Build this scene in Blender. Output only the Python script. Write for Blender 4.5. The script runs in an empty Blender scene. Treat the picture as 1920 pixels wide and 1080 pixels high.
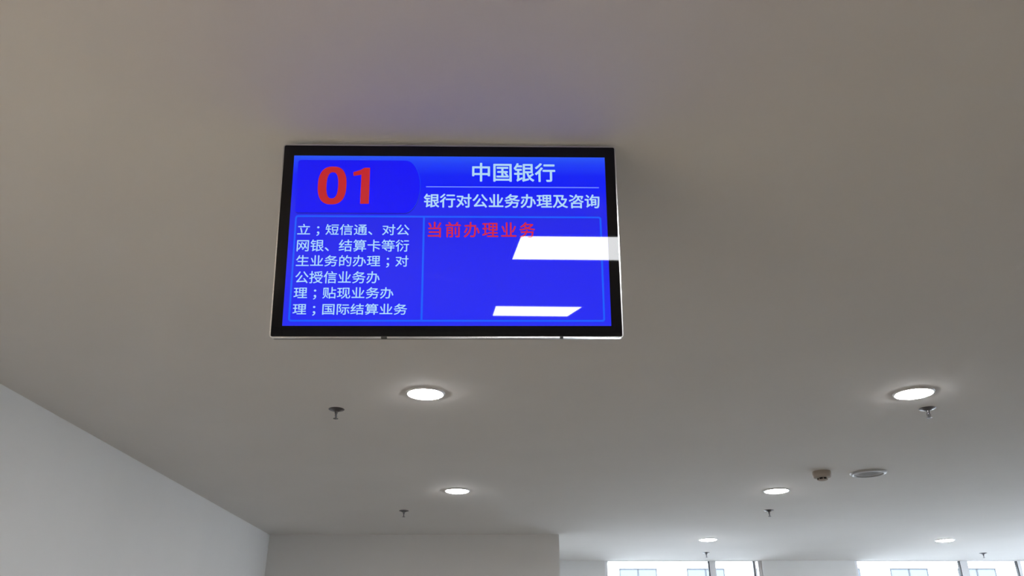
import bpy, bmesh, math
from mathutils import Matrix, Vector

# ------------------------------------------------------------------ camera, world, light, exposure
SC = bpy.context.scene
COL = SC.collection
SC.view_settings.view_transform = 'Standard'
SC.view_settings.look = 'None'
SC.view_settings.gamma = 1.0
SC.view_settings.exposure = 0.0
SC.view_settings.use_curve_mapping = False

EYE = 1.45                                   # camera height above the floor
CEIL = EYE + 1.40                            # ceiling height
cam_d = bpy.data.cameras.new('camera')
cam_d.sensor_width = 36.0
cam_d.lens = 1535.0 / 1920.0 * 36.0
cam_d.clip_start = 0.05
cam_d.clip_end = 500
cam = bpy.data.objects.new('camera', cam_d)
cam.location = (0, 0, EYE)
cam.rotation_euler = (math.radians(90 + 25.2209), 0, math.radians(0.3377))
COL.objects.link(cam)
SC.camera = cam

SKY_STRENGTH = 17.0
world = bpy.data.worlds.new('sky')
SC.world = world
world.use_nodes = True
wn = world.node_tree
bg = wn.nodes['Background']
bg.inputs['Color'].default_value = (0.80, 0.875, 1.0, 1)
bg.inputs['Strength'].default_value = SKY_STRENGTH

sun_d = bpy.data.lights.new('sun', 'SUN')
sun_d.energy = 13.0
sun_d.angle = math.radians(0.6)
sun_d.color = (1.0, 0.96, 0.9)
sun = bpy.data.objects.new('sun', sun_d)
sun.rotation_euler = (math.radians(42), 0, math.radians(-18))      # shines away from the windows, onto the building opposite
sun.location = (0, -10, 30)
COL.objects.link(sun)

DOWNLIGHT_GLOW = 165.0
PANEL_GLOW = 27.0

# ------------------------------------------------------------------ helpers
def mat(name, color=(0.8, 0.8, 0.8), rough=0.6, metal=0.0, emit=None, strength=1.0, spec=None, ior=1.5):
    m = bpy.data.materials.new(name)
    m.use_nodes = True
    b = m.node_tree.nodes['Principled BSDF']
    b.inputs['Base Color'].default_value = (*color, 1)
    b.inputs['Roughness'].default_value = rough
    b.inputs['Metallic'].default_value = metal
    b.inputs['IOR'].default_value = ior
    if spec is not None:
        b.inputs['Specular IOR Level'].default_value = spec
    if emit is not None:
        b.inputs['Emission Color'].default_value = (*emit, 1)
        b.inputs['Emission Strength'].default_value = strength
    return m


def plaster(name, color, bump=0.12, scale=220.0):
    m = mat(name, color, 0.9, spec=0.25)
    nt = m.node_tree
    b = nt.nodes['Principled BSDF']
    tc = nt.nodes.new('ShaderNodeTexCoord')
    n1 = nt.nodes.new('ShaderNodeTexNoise')
    n1.inputs['Scale'].default_value = scale
    n1.inputs['Detail'].default_value = 3
    n2 = nt.nodes.new('ShaderNodeTexNoise')
    n2.inputs['Scale'].default_value = 1.7
    n2.inputs['Detail'].default_value = 4
    rp = nt.nodes.new('ShaderNodeMapRange')
    rp.inputs['To Min'].default_value = 0.97
    rp.inputs['To Max'].default_value = 1.03
    mx = nt.nodes.new('ShaderNodeMix')
    mx.data_type = 'RGBA'
    mx.blend_type = 'MULTIPLY'
    mx.inputs['Factor'].default_value = 1.0
    mx.inputs['A'].default_value = (*color, 1)
    bp = nt.nodes.new('ShaderNodeBump')
    bp.inputs['Strength'].default_value = bump
    bp.inputs['Distance'].default_value = 0.002
    L = nt.links.new
    L(tc.outputs['Object'], n1.inputs['Vector'])
    L(tc.outputs['Object'], n2.inputs['Vector'])
    L(n2.outputs['Fac'], rp.inputs['Value'])
    L(rp.outputs['Result'], mx.inputs['B'])
    L(mx.outputs['Result'], b.inputs['Base Color'])
    L(n1.outputs['Fac'], bp.inputs['Height'])
    L(bp.outputs['Normal'], b.inputs['Normal'])
    return m


def link(name, me, m, parent=None):
    o = bpy.data.objects.new(name, me)
    if m is not None:
        me.materials.append(m)
    COL.objects.link(o)
    if parent is not None:
        o.parent = parent
    return o


def obj(name, bm, m, parent=None, smooth=False):
    bmesh.ops.recalc_face_normals(bm, faces=bm.faces)
    if smooth:
        for f in bm.faces:
            f.smooth = True
        for e in bm.edges:
            if len(e.link_faces) == 2 and e.calc_face_angle(0) > math.radians(38):
                e.smooth = False
    me = bpy.data.meshes.new(name)
    bm.to_mesh(me)
    bm.free()
    return link(name, me, m, parent)


def add_box(bm, x0, x1, y0, y1, z0, z1):
    v = [bm.verts.new(p) for p in ((x0, y0, z0), (x1, y0, z0), (x1, y1, z0), (x0, y1, z0),
                                   (x0, y0, z1), (x1, y0, z1), (x1, y1, z1), (x0, y1, z1))]
    for f in ((0, 3, 2, 1), (4, 5, 6, 7), (0, 1, 5, 4), (1, 2, 6, 5), (2, 3, 7, 6), (3, 0, 4, 7)):
        bm.faces.new([v[i] for i in f])


def box(x0, x1, y0, y1, z0, z1):
    bm = bmesh.new()
    add_box(bm, x0, x1, y0, y1, z0, z1)
    return bm


def bevelled(x0, x1, y0, y1, z0, z1, w, seg=2):
    bm = box(x0, x1, y0, y1, z0, z1)
    bmesh.ops.bevel(bm, geom=list(bm.edges), offset=w, segments=seg, affect='EDGES', profile=0.5)
    return bm


def add_lathe(bm, prof, seg=48, cx=0, cy=0):
    """prof: list of (r, z); r == 0 closes with a single vertex."""
    rings = []
    for r, z in prof:
        if r < 1e-7:
            rings.append([bm.verts.new((cx, cy, z))])
        else:
            rings.append([bm.verts.new((cx + r * math.cos(2 * math.pi * i / seg), cy + r * math.sin(2 * math.pi * i / seg), z))
                          for i in range(seg)])
    for a, b in zip(rings, rings[1:]):
        if len(a) == 1 and len(b) == 1:
            continue
        for i in range(seg):
            j = (i + 1) % seg
            if len(a) == 1:
                bm.faces.new((a[0], b[i], b[j]))
            elif len(b) == 1:
                bm.faces.new((a[i], b[0], a[j]))
            else:
                bm.faces.new((a[i], b[i], b[j], a[j]))


def lathe(prof, seg=48):
    bm = bmesh.new()
    add_lathe(bm, prof, seg)
    return bm


def add_tube(bm, pts, r, seg=10):
    pts = [Vector(p) for p in pts]
    rings = []
    for i, p in enumerate(pts):
        d = (pts[min(i + 1, len(pts) - 1)] - pts[max(i - 1, 0)]).normalized()
        up = Vector((0, 0, 1)) if abs(d.z) < 0.9 else Vector((0, 1, 0))
        s = d.cross(up).normalized()
        t = s.cross(d)
        rings.append([bm.verts.new(p + r * (math.cos(2 * math.pi * k / seg) * s + math.sin(2 * math.pi * k / seg) * t)) for k in range(seg)])
    for a, b in zip(rings, rings[1:]):
        for k in range(seg):
            bm.faces.new((a[k], a[(k + 1) % seg], b[(k + 1) % seg], b[k]))
    bm.faces.new(rings[0])
    bm.faces.new(rings[-1])


def round_rect(x0, x1, y0, y1, r, n=6):
    out = []
    for cx, cy, a in ((x1 - r, y1 - r, 0), (x0 + r, y1 - r, 90), (x0 + r, y0 + r, 180), (x1 - r, y0 + r, 270)):
        for i in range(n + 1):
            t = math.radians(a + 90 * i / n)
            out.append((cx + r * math.cos(t), cy + r * math.sin(t)))
    return out


def add_ring(bm, outer, inner, z0, z1):
    """frame between two outlines with the same number of points, from z0 to z1"""
    n = len(outer)
    v = {}
    for key, pts, z in (('ot', outer, z1), ('it', inner, z1), ('ob', outer, z0), ('ib', inner, z0)):
        v[key] = [bm.verts.new((x, y, z)) for x, y in pts]
    for i in range(n):
        j = (i + 1) % n
        bm.faces.new((v['ot'][i], v['ot'][j], v['it'][j], v['it'][i]))
        bm.faces.new((v['ob'][i], v['ib'][i], v['ib'][j], v['ob'][j]))
        bm.faces.new((v['ot'][i], v['ob'][i], v['ob'][j], v['ot'][j]))
        bm.faces.new((v['it'][i], v['it'][j], v['ib'][j], v['ib'][i]))


def add_slab(bm, pts, z0, z1):
    a = [bm.verts.new((x, y, z0)) for x, y in pts]
    b = [bm.verts.new((x, y, z1)) for x, y in pts]
    bm.faces.new(a[::-1])
    bm.faces.new(b)
    n = len(pts)
    for i in range(n):
        bm.faces.new((a[i], a[(i + 1) % n], b[(i + 1) % n], b[i]))


def empty(name, loc, label, cat, group=None):
    o = bpy.data.objects.new(name, None)
    o.empty_display_size = 0.1
    o.location = loc
    COL.objects.link(o)
    o['label'] = label
    o['category'] = cat
    if group:
        o['group'] = group
    return o


def struct(name, bm, m, parent=None):
    o = obj(name, bm, m, parent)
    if parent is None:
        o['kind'] = 'structure'
    return o


def dup(root, loc, label, group=None):
    r = root.copy()
    COL.objects.link(r)
    r.location = loc
    r['label'] = label
    if group:
        r['group'] = group
    for ch in list(root.children):
        c = ch.copy()
        COL.objects.link(c)
        c.parent = r
        for g in list(ch.children):
            d = g.copy()
            COL.objects.link(d)
            d.parent = c
    return r


# ------------------------------------------------------------------ materials
M_CEIL = plaster('ceiling_paint', (0.80, 0.775, 0.745))
M_WALL = plaster('wall_paint', (0.80, 0.785, 0.765))
M_FRAME = mat('white_window_frame', (0.86, 0.85, 0.86), 0.4)
M_GASKET = mat('dark_gasket', (0.05, 0.05, 0.055), 0.6)
M_SILVER = mat('silver_trim', (0.72, 0.72, 0.73), 0.22, 1.0)
M_BLACK = mat('black_glass', (0.003, 0.003, 0.004), 0.02, ior=1.39)
M_HOUSING = mat('black_plastic', (0.012, 0.012, 0.013), 0.5)
M_STEEL = mat('grey_steel', (0.35, 0.35, 0.36), 0.4, 1.0)
M_WHITE = mat('white_enamel', (0.82, 0.82, 0.82), 0.35)
M_DOME = mat('downlight_diffuser', (0.9, 0.9, 0.9), 0.5, emit=(1.0, 0.985, 0.99), strength=DOWNLIGHT_GLOW)
M_PANEL = mat('panel_diffuser', (0.9, 0.9, 0.9), 0.5, emit=(0.97, 0.985, 1.0), strength=PANEL_GLOW)
M_WARM_FILL = mat('warm_fill_diffuser', (0.9, 0.9, 0.9), 0.5, emit=(1.0, 0.86, 0.66), strength=2.2 * PANEL_GLOW)  # glow of the added fill panel by the left wall
M_SPRINK = mat('dull_chrome', (0.19, 0.18, 0.185), 0.42, 1.0)
M_DETECT = mat('beige_plastic', (0.46, 0.40, 0.34), 0.6, spec=0.2)
M_VENT = mat('black_vent', (0.01, 0.01, 0.01), 0.7)
M_RIM = mat('speaker_rim', (0.5, 0.5, 0.5), 0.4)


def floor_mat():
    m = mat('floor_tile', (0.5, 0.45, 0.38), 0.25)
    nt = m.node_tree
    b = nt.nodes['Principled BSDF']
    tc = nt.nodes.new('ShaderNodeTexCoord')
    br = nt.nodes.new('ShaderNodeTexBrick')
    br.offset = 0.0
    br.inputs['Scale'].default_value = 1.0
    br.inputs['Brick Width'].default_value = 0.8
    br.inputs['Row Height'].default_value = 0.8
    br.inputs['Mortar Size'].default_value = 0.004
    br.inputs['Color1'].default_value = (0.165, 0.144, 0.120, 1)
    br.inputs['Color2'].default_value = (0.180, 0.157, 0.131, 1)
    br.inputs['Mortar'].default_value = (0.16, 0.145, 0.13, 1)
    nt.links.new(tc.outputs['Object'], br.inputs['Vector'])
    nt.links.new(br.outputs['Color'], b.inputs['Base Color'])
    return m


def glass_mat():
    m = bpy.data.materials.new('window_glass')
    m.use_nodes = True
    nt = m.node_tree
    nt.nodes.clear()
    out = nt.nodes.new('ShaderNodeOutputMaterial')
    tr = nt.nodes.new('ShaderNodeBsdfTransparent')
    tr.inputs['Color'].default_value = (0.93, 0.96, 0.97, 1)
    gl = nt.nodes.new('ShaderNodeBsdfGlossy')
    gl.inputs['Roughness'].default_value = 0.02
    fr = nt.nodes.new('ShaderNodeFresnel')
    fr.inputs['IOR'].default_value = 1.45
    mx = nt.nodes.new('ShaderNodeMixShader')
    nt.links.new(fr.outputs['Fac'], mx.inputs['Fac'])
    nt.links.new(tr.outputs['BSDF'], mx.inputs[1])
    nt.links.new(gl.outputs['BSDF'], mx.inputs[2])
    nt.links.new(mx.outputs['Shader'], out.inputs['Surface'])
    return m


def grille_mat():
    m = mat('perforated_grille', (0.3, 0.3, 0.31), 0.9, spec=0.05)
    nt = m.node_tree
    b = nt.nodes['Principled BSDF']
    tc = nt.nodes.new('ShaderNodeTexCoord')
    vo = nt.nodes.new('ShaderNodeTexVoronoi')
    vo.inputs['Scale'].default_value = 220
    vo.inputs['Randomness'].default_value = 0.0
    rp = nt.nodes.new('ShaderNodeValToRGB')
    rp.color_ramp.elements[0].position = 0.28
    rp.color_ramp.elements[0].color = (0.03, 0.03, 0.03, 1)
    rp.color_ramp.elements[1].position = 0.36
    rp.color_ramp.elements[1].color = (0.58, 0.575, 0.58, 1)
    nt.links.new(tc.outputs['Object'], vo.inputs['Vector'])
    nt.links.new(vo.outputs['Distance'], rp.inputs['Fac'])
    nt.links.new(rp.outputs['Color'], b.inputs['Base Color'])
    return m


def under_glass(m):
    """pixels glowing underneath a sheet of dark tinted glass, as on a real display"""
    b = m.node_tree.nodes['Principled BSDF']
    b.inputs['Specular IOR Level'].default_value = 0.0
    b.inputs['Coat Weight'].default_value = 1.0
    b.inputs['Coat Roughness'].default_value = 0.015
    b.inputs['Coat IOR'].default_value = 1.5
    b.inputs['Coat Tint'].default_value = (0.05, 0.05, 0.05, 1)
    b.inputs['Emission Strength'].default_value = 21.7
    return m


def screen_mat():
    """what the display shows behind the writing: a blue page, paler along its upper edge"""
    m = under_glass(mat('lit_screen', (0.004, 0.004, 0.006), 0.3))
    nt = m.node_tree
    b = nt.nodes['Principled BSDF']
    tc = nt.nodes.new('ShaderNodeTexCoord')
    sp = nt.nodes.new('ShaderNodeSeparateXYZ')
    mr = nt.nodes.new('ShaderNodeMapRange')
    mr.inputs['From Min'].default_value = -0.251
    mr.inputs['From Max'].default_value = 0.251
    rp = nt.nodes.new('ShaderNodeValToRGB')
    el = rp.color_ramp.elements
    stops = [(0.0, (0.020, 0.026, 0.90)), (0.45, (0.014, 0.018, 0.90)), (0.62, (0.014, 0.018, 0.86)),
             (0.70, (0.014, 0.019, 0.90)), (0.80, (0.002, 0.010, 1.0)), (0.88, (0.002, 0.013, 1.0)),
             (0.955, (0.010, 0.050, 1.0)), (1.0, (0.020, 0.095, 0.98))]
    el[0].position, el[0].color = stops[0][0], (*stops[0][1], 1)
    el[1].position, el[1].color = stops[-1][0], (*stops[-1][1], 1)
    for p, c in stops[1:-1]:
        e = el.new(p)
        e.color = (*c, 1)
    nt.links.new(tc.outputs['Object'], sp.inputs['Vector'])
    nt.links.new(sp.outputs['Y'], mr.inputs['Value'])
    nt.links.new(mr.outputs['Result'], rp.inputs['Fac'])
    nt.links.new(rp.outputs['Color'], b.inputs['Emission Color'])
    return m


def glow(name, c):
    return under_glass(mat(name, (0.004, 0.004, 0.006), 0.3, emit=c))


M_FLOOR = floor_mat()
M_GLASS = glass_mat()
M_GRILLE = grille_mat()
M_SCREEN = screen_mat()
M_TXT = glow('pale_blue_pixels', (0.42, 0.69, 0.95))
M_HEAD = glow('pale_heading_pixels', (0.45, 0.70, 0.95))
M_RULE = glow('lavender_pixels', (0.17, 0.26, 1.0))
M_LINE = glow('azure_pixels', (0.006, 0.115, 1.0))
M_RED = glow('red_pixels', (0.56, 0.018, 0.022))
M_NOTE = glow('crimson_pixels', (0.62, 0.022, 0.055))
M_CARD = glow('deep_blue_pixels', (0.004, 0.004, 0.98))
M_SHADE = glow('dark_blue_pixels', (0.005, 0.004, 0.52))

# ------------------------------------------------------------------ the setting
XL, XR = -2.755, 9.6
YB, YF = -8.0, 11.74
W0, W1 = 1.195, 3.345            # first window opening
V0, V1 = 4.610, 8.95             # second window opening
SILL = 0.85
struct('floor', box(XL - 0.2, XR + 0.2, YB - 0.2, YF + 0.25, -0.2, 0.0), M_FLOOR)
struct('ceiling', box(XL - 0.2, XR + 0.2, YB - 0.2, YF + 0.25, CEIL, CEIL + 0.25), M_CEIL)
struct('wall_left', box(XL - 0.2, XL, YB - 0.2, YF + 0.25, 0.0, CEIL), M_WALL)
R0, R1 = 7.4, 11.3                # opening of the unseen window added in the right wall for side light
bm = bmesh.new()
for a0, a1, z0, z1 in ((YB - 0.2, R0, 0, CEIL), (R1, YF + 0.25, 0, CEIL), (R0, R1, 0, SILL)):
    add_box(bm, XR, XR + 0.2, a0, a1, z0, z1)
struct('wall_right', bm, M_WALL)
struct('wall_front', box(XL, XR, YB - 0.2, YB, 0.0, CEIL), M_WALL)
# the boxed-in room at the back: one wall facing the camera, one facing right
bm = bmesh.new()
xs, y_ = 0.466, 9.405
add_slab(bm, [(XL, y_), (xs, y_), (xs, YF), (xs - 0.2, YF), (xs - 0.2, y_ + 0.2), (XL, y_ + 0.2)], 0.0, CEIL)
struct('wall_back', bm, M_WALL)
bm = bmesh.new()
for x0, x1, z0, z1 in ((xs, W0, 0, CEIL), (W1, V0, 0, CEIL), (V1, XR, 0, CEIL), (W0, W1, 0, SILL), (V0, V1, 0, SILL)):
    add_box(bm, x0, x1, YF, YF + 0.25, z0, z1)
bmesh.ops.remove_doubles(bm, verts=bm.verts, dist=0.0001)
struct('wall_far', bm, M_WALL)


def window(n, x0, x1, mullions, label, side=False):
    """white framed window; mullions: (x of the dark gasket, width of the white post to its right)"""
    root = bpy.data.objects.new('window_%d' % n, None)
    root.location = ((x0 + x1) / 2, YF, SILL)
    root['kind'] = 'structure'
    root['label'] = label
    COL.objects.link(root)
    ox, oy, oz = root.location
    top = CEIL - SILL
    y0, y1 = 0.032, 0.075
    b = bmesh.new()
    e = 0.004
    add_box(b, x0 - ox + e, x0 - ox + 0.045, y0, y1, 0.0, top)
    add_box(b, x1 - ox - 0.045, x1 - ox - e, y0, y1, 0.0, top)
    add_box(b, x0 - ox + 0.045, x1 - ox - 0.045, y0, y1, 0.0, 0.05)
    add_box(b, x0 - ox + 0.045, x1 - ox - 0.045, y0, y1, top - 0.006, top)
    obj('window_frame', b, M_FRAME, root)
    edges = [x0 - ox + 0.045]
    for mx, w in mullions:
        cx = mx - ox
        obj('gasket', box(cx, cx + 0.014, y0 - 0.004, y1, 0.05, top - 0.006), M_GASKET, root)
        obj('mullion', box(cx + 0.014, cx + 0.014 + w, y0, y1, 0.05, top - 0.006), M_FRAME, root)
        edges += [cx, cx + 0.014 + w]
    edges.append(x1 - ox - 0.045)
    for a, c in zip(edges[::2], edges[1::2]):
        if c - a > 0.05:
            obj('glass_pane', box(a, c, 0.056, 0.064, 0.05, top - 0.006), M_GLASS, root)
    obj('window_sill', bevelled(x0 - ox, x1 - ox, -0.03, 0.03, -0.02 + 0.021, 0.022, 0.003), M_FRAME, root)
    if side:                                  # same build for the added unseen window in the right wall
        root.location = (XR, (R0 + R1) / 2, SILL)
        root.rotation_euler = (0, 0, -math.pi / 2)
    return root


window(1, W0, W1, [(2.620, 0.085), (3.235, 0.02)], 'white framed window beside the boxed-in room')
window(2, V0, V1, [(6.045, 0.105), (6.825, 0.05)], 'white framed window at the right edge of the picture')
window(3, R0, R1, [(8.65, 0.105), (9.95, 0.105)], 'unseen white framed window added in the right wall for side light', True)  # added out of view to light the left and far walls

# ------------------------------------------------------------------ outside: pavement and the building across the street
pav = mat('pale_paving', (0.30, 0.30, 0.30), 0.8)
struct('floor_outside', box(-60, 80, YF + 0.26, 44.9, -0.4, -0.2), pav)
M_FACADE = plaster('white_facade', (0.82, 0.82, 0.80), 0.05, 30)
M_SHINE = mat('pale_blue_window', (0.042, 0.058, 0.079), 0.06)
M_REVEAL = mat('grey_reveal', (0.04, 0.042, 0.045), 0.7, spec=0.1)
FY = 45.0
bld = empty('neighbouring_building', (14.0, FY, -0.2), 'bright white building with paired pale blue windows across the street', 'building')
obj('facade_wall', box(-40, 40, 0, 8, 0, 14.2), M_FACADE, bld)
for k in range(7):
    x = 5.33 + 3.525 * k - 14.0
    z1 = 6.42 + 0.2
    f = bmesh.new()
    add_box(f, x, x + 1.96, -0.05, 0.0, z1 - 0.07, z1)
    add_box(f, x, x + 0.05, -0.05, 0.0, z1 - 1.8, z1 - 0.05)
    add_box(f, x + 1.91, x + 1.96, -0.05, 0.0, z1 - 1.8, z1 - 0.05)
    add_box(f, x + 0.94, x + 1.02, -0.05, 0.0, z1 - 1.8, z1 - 0.05)
    w = obj('facade_window', f, M_REVEAL, bld)
    obj('pane', box(x + 0.05, x + 0.94, -0.03, -0.001, z1 - 1.8, z1 - 0.05), M_SHINE, w)
    obj('pane', box(x + 1.02, x + 1.91, -0.03, -0.001, z1 - 1.8, z1 - 0.05), M_SHINE, w)

# ------------------------------------------------------------------ the hanging display
TV = Matrix(((0.9993576, -0.0054144, 0.0354269, -0.1885960),
             (0.0340454, -0.1653191, -0.9856523, 2.0191478),
             (0.0111935, 0.9862253, -0.1650286, EYE + 1.1044466),
             (0, 0, 0, 1)))
tv = empty('hanging_display', (0, 0, 0), 'black flat display hung from the ceiling showing a blue page with red 01', 'display')
tv.matrix_world = TV
OX, OT, OB = 0.4799, 0.2855, -0.2842          # outer edge of the silver trim
SX, SY = 0.44755, 0.25097                     # lit screen, half sizes
T = 0.0032
b = bmesh.new()
outer = round_rect(-OX, OX, OB, OT, 0.009)
inner = round_rect(-OX + T, OX - T, OB + T, OT - T, 0.005)
add_ring(b, outer, inner, -0.012, 0.001)
trim = obj('frame_trim', b, M_SILVER, tv, smooth=True)
b = bmesh.new()
add_slab(b, round_rect(-OX + 0.0012, OX - 0.0012, OB + 0.0012, OT - 0.0012, 0.008), -0.026, -0.0125)
obj('back_shell', b, M_HOUSING, tv, smooth=True)
trim['label'] = 'thin silver edge around the display'
b = bmesh.new()
add_ring(b, round_rect(-OX + T, OX - T, OB + T, OT - T, 0.005), round_rect(-SX, SX, -SY, SY, 0.0005), -0.004, 0.0)
bez = obj('bezel', b, M_BLACK, tv)
bez['label'] = 'glossy black border of the display'
obj('housing', bevelled(-0.468, 0.468, -0.258, 0.246, -0.066, -0.0255, 0.008), M_HOUSING, tv, smooth=True)
screen = obj('screen', box(-SX, SX, -SY, SY, -0.004, 0.0), M_SCREEN, tv)
screen['label'] = 'lit blue screen page with white and red writing'
# small sensor lumps on the lower edge
for nx, w in ((-0.1717, 0.008), (0.3102, 0.0045)):
    obj('sensor', bevelled(nx - w, nx + w, OB - 0.0025, OB + 0.004, -0.006, 0.003, 0.001), M_HOUSING, tv, smooth=True)
# bracket between housing and ceiling, behind the display
b = bmesh.new()
inv = TV.inverted()
add_box(b, -0.30, -0.08, 2.10, 2.26, CEIL - 0.006, CEIL)
add_tube(b, [(-0.19, 2.18, CEIL - 0.005), (-0.19, 2.18, CEIL - 0.30)], 0.017, 16)
add_box(b, -0.29, -0.09, 2.075, 2.165, CEIL - 0.33, CEIL - 0.18)
for v in b.verts:
    v.co = inv @ v.co
obj('ceiling_bracket', b, M_STEEL, tv)

Z_CARD, Z_TXT = 0.0002, 0.0004


def flat(name, m, polys, z, parent=screen):
    """thin pixels on the screen: list of outlines, each (outer, inner or None)"""
    bq = bmesh.new()
    for o_, i_ in polys:
        if i_ is None:
            bq.faces.new([bq.verts.new((x, y, z)) for x, y in o_])
        else:
            a = [bq.verts.new((x, y, z)) for x, y in o_]
            c = [bq.verts.new((x, y, z)) for x, y in i_]
            for i in range(len(a)):
                j = (i + 1) % len(a)
                bq.faces.new((a[i], a[j], c[j], c[i]))
    for f in bq.faces:
        if f.normal.z < 0:
            f.normal_flip()
    bq.normal_update()
    for f in list(bq.faces):
        if f.normal.z < 0:
            f.normal_flip()
    me = bpy.data.meshes.new(name)
    bq.to_mesh(me)
    bq.free()
    return link(name, me, m, parent)


def rect(x0, x1, y0, y1):
    return [(x0, y0), (x1, y0), (x1, y1), (x0, y1)]


# number card with a bulging right end, and its dark lower edge
def card(dx, dy):
    x0, xm, xr, y0, y1 = -0.4345, -0.128, -0.0846, 0.0765, 0.2372
    r = 0.008
    pts = []
    n = 24
    cy, h = (y0 + y1) / 2, (y1 - y0) / 2
    for i in range(n + 1):
        t = -math.pi / 2 + math.pi * i / n
        pts.append((xm + (xr - xm) * math.cos(t), cy + h * math.sin(t)))
    for cx_, cy_, a in ((x0 + r, y1 - r, 90), (x0 + r, y0 + r, 180)):
        for i in range(7):
            t = math.radians(a + 15 * i)
            pts.append((cx_ + r * math.cos(t), cy_ + r * math.sin(t)))
    return [(x + dx, y + dy) for x, y in pts]


flat('card_shadow', M_SHADE, [(card(0.0012, -0.0034), None)], 0.0001)
flat('card_edge', M_LINE, [(card(0.0009, 0.0), None)], 0.00015)
flat('number_card', M_CARD, [(card(0, 0), None)], Z_CARD)

# the box around the lower half and its divider
bx0, bx1, by0, by1, lw = -0.4328, 0.4312, -0.2392, 0.0680, 0.0050
flat('outline', M_LINE, [(round_rect(bx0, bx1, by0, by1, 0.008), round_rect(bx0 + lw, bx1 - lw, by0 + lw, by1 - lw, 0.004)),
                         (rect(-0.0742, -0.0690, by0 + lw, by1 - lw), None)], Z_CARD)
flat('rule', M_RULE, [(rect(-0.0678, 0.4278, 0.1550, 0.1582), None)], Z_CARD)


# the large red number
def oval(cx, cy, a, c, p, n=64):
    o_ = []
    for i in range(n):
        t = 2 * math.pi * i / n
        ct, st = math.cos(t), math.sin(t)
        o_.append((cx + a * math.copysign(abs(ct) ** (2 / p), ct), cy + c * math.copysign(abs(st) ** (2 / p), st)))
    return o_


one = [(-0.2530, 0.1033), (-0.2284, 0.1036), (-0.2290, 0.2142), (-0.2450, 0.2140), (-0.2550, 0.2075), (-0.2764, 0.2000),
       (-0.2752, 0.1885), (-0.2530, 0.1925)]
flat('number', M_RED, [(oval(-0.3345, 0.1592, 0.0405, 0.0580, 2.5), oval(-0.3340, 0.1592, 0.0165, 0.0400, 2.5)), (one, None)], Z_TXT)


GLYPHS = {}


def glyph(ch):
    """outline of one character as flat triangles, in em units"""
    if ch not in GLYPHS:
        cu = bpy.data.curves.new('glyph', 'FONT')
        cu.body = ch
        cu.size = 1.0
        cu.resolution_u = 5
        tmp = bpy.data.objects.new('glyph', cu)
        COL.objects.link(tmp)
        dg = bpy.context.evaluated_depsgraph_get()
        me = bpy.data.meshes.new_from_object(tmp.evaluated_get(dg))
        bpy.data.objects.remove(tmp)
        bpy.data.curves.remove(cu)
        GLYPHS[ch] = ([(v.co.x, v.co.y) for v in me.vertices], [tuple(p.vertices) for p in me.polygons])
        bpy.data.meshes.remove(me)
    return GLYPHS[ch]


def writing(name, text, m, x0, x1, y0, y1, bold=0.0, advance=1.0):
    """a line of writing, its ink fitted between x0..x1 and y0..y1 on the screen;
    bold thickens the strokes by laying shifted copies of the outline over each other"""
    vs, fs = [], []
    for i, ch in enumerate(text):
        gv, gf = glyph(ch)
        lo = min(x for x, y in gv)
        hi = max(x for x, y in gv)
        dx = i * advance + ((0.5 - (lo + hi) / 2) if ch == '；' else 0.0)
        n = len(vs)
        vs += [(x + dx, y) for x, y in gv]
        fs += [tuple(k + n for k in f) for f in gf]
    ax, bx = min(v[0] for v in vs), max(v[0] for v in vs)
    ay, by = min(v[1] for v in vs), max(v[1] for v in vs)
    x0, x1, y0, y1 = x0 + bold, x1 - bold, y0 + bold, y1 - bold
    pts = [(x0 + (x - ax) / (bx - ax) * (x1 - x0), y0 + (y - ay) / (by - ay) * (y1 - y0)) for x, y in vs]
    shifts = [(0, 0)] if bold == 0 else [(bold * math.cos(math.radians(k)), bold * math.sin(math.radians(k))) for k in range(0, 360, 45)]
    V, F = [], []
    for sx, sy in shifts:
        n = len(V)
        V += [(x + sx, y + sy, Z_TXT) for x, y in pts]
        F += [tuple(k + n for k in f) for f in fs]
    me = bpy.data.meshes.new(name)
    me.from_pydata(V, [], F)
    me.update()
    return link(name, me, m, screen)


writing('heading_writing', '中国银行', M_HEAD, 0.0632, 0.3030, 0.1732, 0.2318, 0.0010)
writing('subheading_writing', '银行对公业务办理及咨询', M_HEAD, -0.0735, 0.4281, 0.0928, 0.1355, 0.0008)
writing('notice_writing', '当前办理业务', M_NOTE, -0.0598, 0.2423, 0.0036, 0.0502, 0.0006, 1.105)
LINES = [('立；短信通、对公', -0.4240, -0.1114, 0.0068, 0.0424),
         ('网银、结算卡等衍', -0.4227, -0.1115, -0.0388, -0.0035),
         ('生业务的办理；对', -0.4220, -0.1116, -0.0852, -0.0496),
         ('公授信业务办', -0.4211, -0.1896, -0.1312, -0.0960),
         ('理；贴现业务办', -0.4226, -0.1502, -0.1772, -0.1418),
         ('理；国际结算业务', -0.4222, -0.1116, -0.2227, -0.1885)]
for s, x0, x1, y0, y1 in LINES:
    writing('body_writing', s, M_TXT, x0, x1, y0, y1, 0.0003)

# ------------------------------------------------------------------ round downlights
def make_downlight(loc, label):
    t = empty('downlight', loc, label, 'ceiling light', 'round white downlights')
    rim = [(0.0955, 0.0), (0.0955, -0.005), (0.099, -0.0075), (0.105, -0.006), (0.1085, 0.0)]
    obj('trim_ring', lathe(rim, 64), M_WHITE, t, smooth=True)
    dome = [(0.0955, 0.0)] + [(0.0955 * math.cos(a), -0.004 - 0.014 * math.sin(a)) for a in [math.radians(d) for d in (0, 15, 30, 45, 60, 75)]] + [(0, -0.018)]
    df = obj('diffuser', lathe(dome, 64), M_DOME, t, smooth=True)
    df['label'] = 'glowing white diffuser'
    return t


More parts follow.
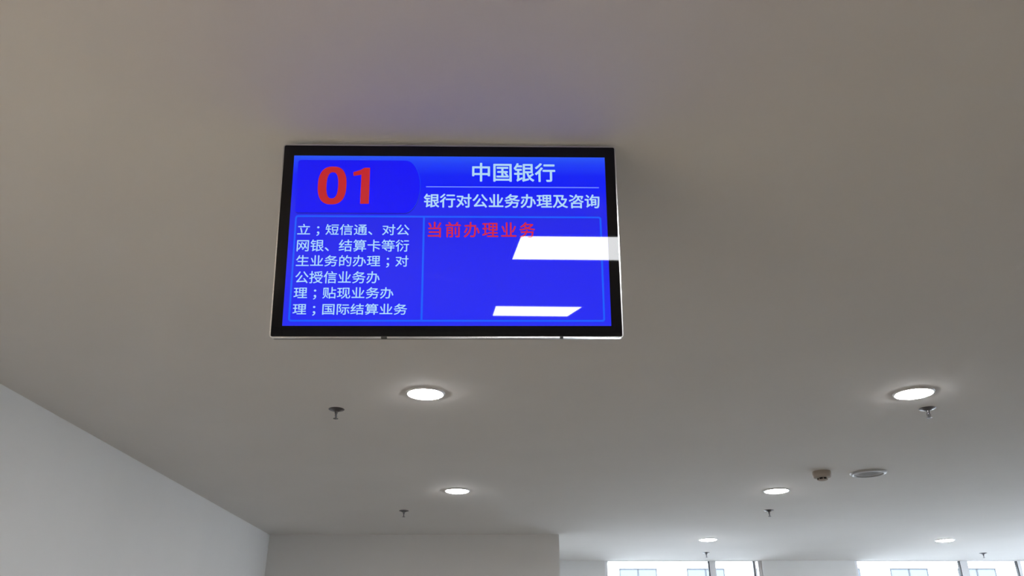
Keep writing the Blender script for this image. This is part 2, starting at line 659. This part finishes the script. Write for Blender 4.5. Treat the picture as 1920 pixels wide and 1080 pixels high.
DL = [((-0.504, 4.335), 'round white downlight below the display, nearer of the two left of centre'),
      ((-0.505, 6.990), 'round white downlight farther of the two left of centre, nearer the back wall'),
      ((2.190, 4.345), 'large round downlight at right with a sprinkler just below it'),
      ((2.195, 7.005), 'round white downlight left of the smoke detector'),
      ((2.203, 9.790), 'small far downlight in front of the first window'),
      ((4.955, 9.850), 'small far downlight in front of the second window')]
d0 = None
for (x, y), lab in DL:
    if d0 is None:
        d0 = make_downlight((x, y, CEIL), lab)
    else:
        dup(d0, (x, y, CEIL), lab)

# lit ceiling panels mirrored in the display, plus an unseen warm fill added
def make_panel(name_loc, sx, sy, rz, label, glow_m=None, skew=0.0):
    t = empty('light_panel', name_loc, label, 'ceiling light')
    t.rotation_euler = (0, 0, rz)
    b_ = bmesh.new()
    o_ = rect(-sx / 2 - 0.02, sx / 2 + 0.02, -sy / 2 - 0.02, sy / 2 + 0.02)
    i_ = rect(-sx / 2, sx / 2, -sy / 2, sy / 2)
    o_ = [(x + skew * y, y) for x, y in o_]
    i_ = [(x + skew * y, y) for x, y in i_]
    add_ring(b_, o_, i_, -0.008, 0.0)
    obj('panel_frame', b_, M_WHITE, t)
    b_ = bmesh.new()
    add_slab(b_, i_, -0.005, 0.0)
    df = obj('diffuser', b_, glow_m or M_PANEL, t)
    df['label'] = 'glowing white diffuser'
    return t


make_panel((0.455, 0.065, CEIL), 0.64, 0.78, math.radians(4), 'lit ceiling panel mirrored as the larger white bar on the screen', skew=0.06)
make_panel((-2.15, -0.55, CEIL), 0.6, 1.2, 0.0, 'unseen warm fill panel added beside the left wall, out of view of the screen', M_WARM_FILL)  # fill panel added to brighten the near left of the ceiling
make_panel((0.605, -4.06, CEIL), 0.82, 1.22, math.radians(3.5), 'lit ceiling panel mirrored as the lower white bar on the screen', skew=0.045)

# ------------------------------------------------------------------ sprinklers
def make_sprinkler(loc, label):
    t = empty('sprinkler', loc, label, 'sprinkler', 'ceiling sprinklers')
    pr = [(0.010, 0.0), (0.045, 0.0), (0.0465, -0.0015), (0.043, -0.004), (0.030, -0.006), (0.021, -0.012), (0.013, -0.015), (0.010, -0.014)]
    obj('escutcheon', lathe(pr, 40), M_SPRINK, t, smooth=True)
    body = [(0, -0.010), (0.009, -0.010), (0.009, -0.026), (0.0065, -0.028), (0.0065, -0.033), (0.003, -0.034), (0.0022, -0.056), (0, -0.056)]
    obj('body', lathe(body, 24), M_SPRINK, t, smooth=True)
    for s in (-1, 1):
        a = bmesh.new()
        add_tube(a, [(s * 0.0055, 0, -0.027), (s * 0.0115, 0, -0.034), (s * 0.0105, 0, -0.044), (s * 0.003, 0, -0.056)], 0.003, 8)
        obj('frame_arm', a, M_SPRINK, t, smooth=True)
    obj('bulb', lathe([(0, -0.033), (0.0042, -0.035), (0.0046, -0.044), (0.0035, -0.054), (0, -0.055)], 20), M_HOUSING, t, smooth=True)
    df = bmesh.new()
    add_lathe(df, [(0, -0.0555), (0.0145, -0.056), (0.015, -0.058), (0.005, -0.058), (0.004, -0.061), (0, -0.061)], 32)
    obj('deflector', df, M_SPRINK, t, smooth=True)
    return t


SP = [((-1.054, 4.630), 'dark ceiling sprinkler left of the nearest downlight below the display'),
      ((2.396, 4.635), 'ceiling sprinkler just below the large downlight at right'),
      ((-1.073, 7.930), 'dark ceiling sprinkler near the top of the back wall'),
      ((2.386, 7.925), 'ceiling sprinkler below the downlight that is left of the smoke detector'),
      ((2.418, 10.925), 'tiny far sprinkler above the first window'),
      ((5.985, 11.000), 'tiny far sprinkler above the second window')]
s0 = None
TURN = [84, 8, 95, 62, 80, 70]
for (x, y), lab in SP:
    if s0 is None:
        sp = s0 = make_sprinkler((x, y, CEIL), lab)
    else:
        sp = dup(s0, (x, y, CEIL), lab)
    sp.rotation_euler = (0, 0, math.radians(TURN.pop(0)))    # each head is screwed in at its own angle

# ------------------------------------------------------------------ smoke detector
t = empty('smoke_detector', (2.332, 6.285, CEIL), 'beige round smoke detector beside the flat ceiling speaker', 'smoke detector')
obj('base', lathe([(0, 0), (0.066, 0), (0.068, -0.003), (0.068, -0.009), (0.066, -0.011), (0, -0.011)], 48), M_DETECT, t, smooth=True)
obj('body', lathe([(0, -0.009), (0.069, -0.010), (0.0695, -0.024), (0.067, -0.038), (0.062, -0.045), (0.040, -0.050), (0, -0.050)], 48), M_DETECT, t, smooth=True)
ch = obj('sensing_chamber', lathe([(0, -0.048), (0.036, -0.048), (0.034, -0.063), (0, -0.063)], 40), M_VENT, t, smooth=True)
ch['label'] = 'black vent slots'
for k in range(7):
    a = 2 * math.pi * (k + 0.3) / 7
    bb = box(-0.003, 0.003, -0.003, 0.003, -0.064, -0.048)
    bmesh.ops.transform(bb, matrix=Matrix.Rotation(a, 4, 'Z') @ Matrix.Translation((0, 0.036, 0)), verts=bb.verts)
    obj('vent_rib', bb, M_DETECT, t)
obj('cap', lathe([(0, -0.062), (0.036, -0.062), (0.035, -0.065), (0.024, -0.069), (0, -0.070)], 40), M_DETECT, t, smooth=True)

# ------------------------------------------------------------------ ceiling speaker
t = empty('ceiling_speaker', (2.708, 6.330, CEIL), 'flat round grey ceiling speaker with perforated grille', 'speaker')
obj('rim', lathe([(0.112, 0.0), (0.104, -0.004), (0.106, -0.010), (0.113, -0.0145), (0.119, -0.0145), (0.131, -0.008), (0.135, -0.003), (0.135, 0)], 64), M_RIM, t, smooth=True)
g = obj('grille', lathe([(0.107, -0.006), (0.09, -0.0075), (0.05, -0.009), (0, -0.0095)], 64), M_GRILLE, t, smooth=True)
g['label'] = 'grey perforated grille'
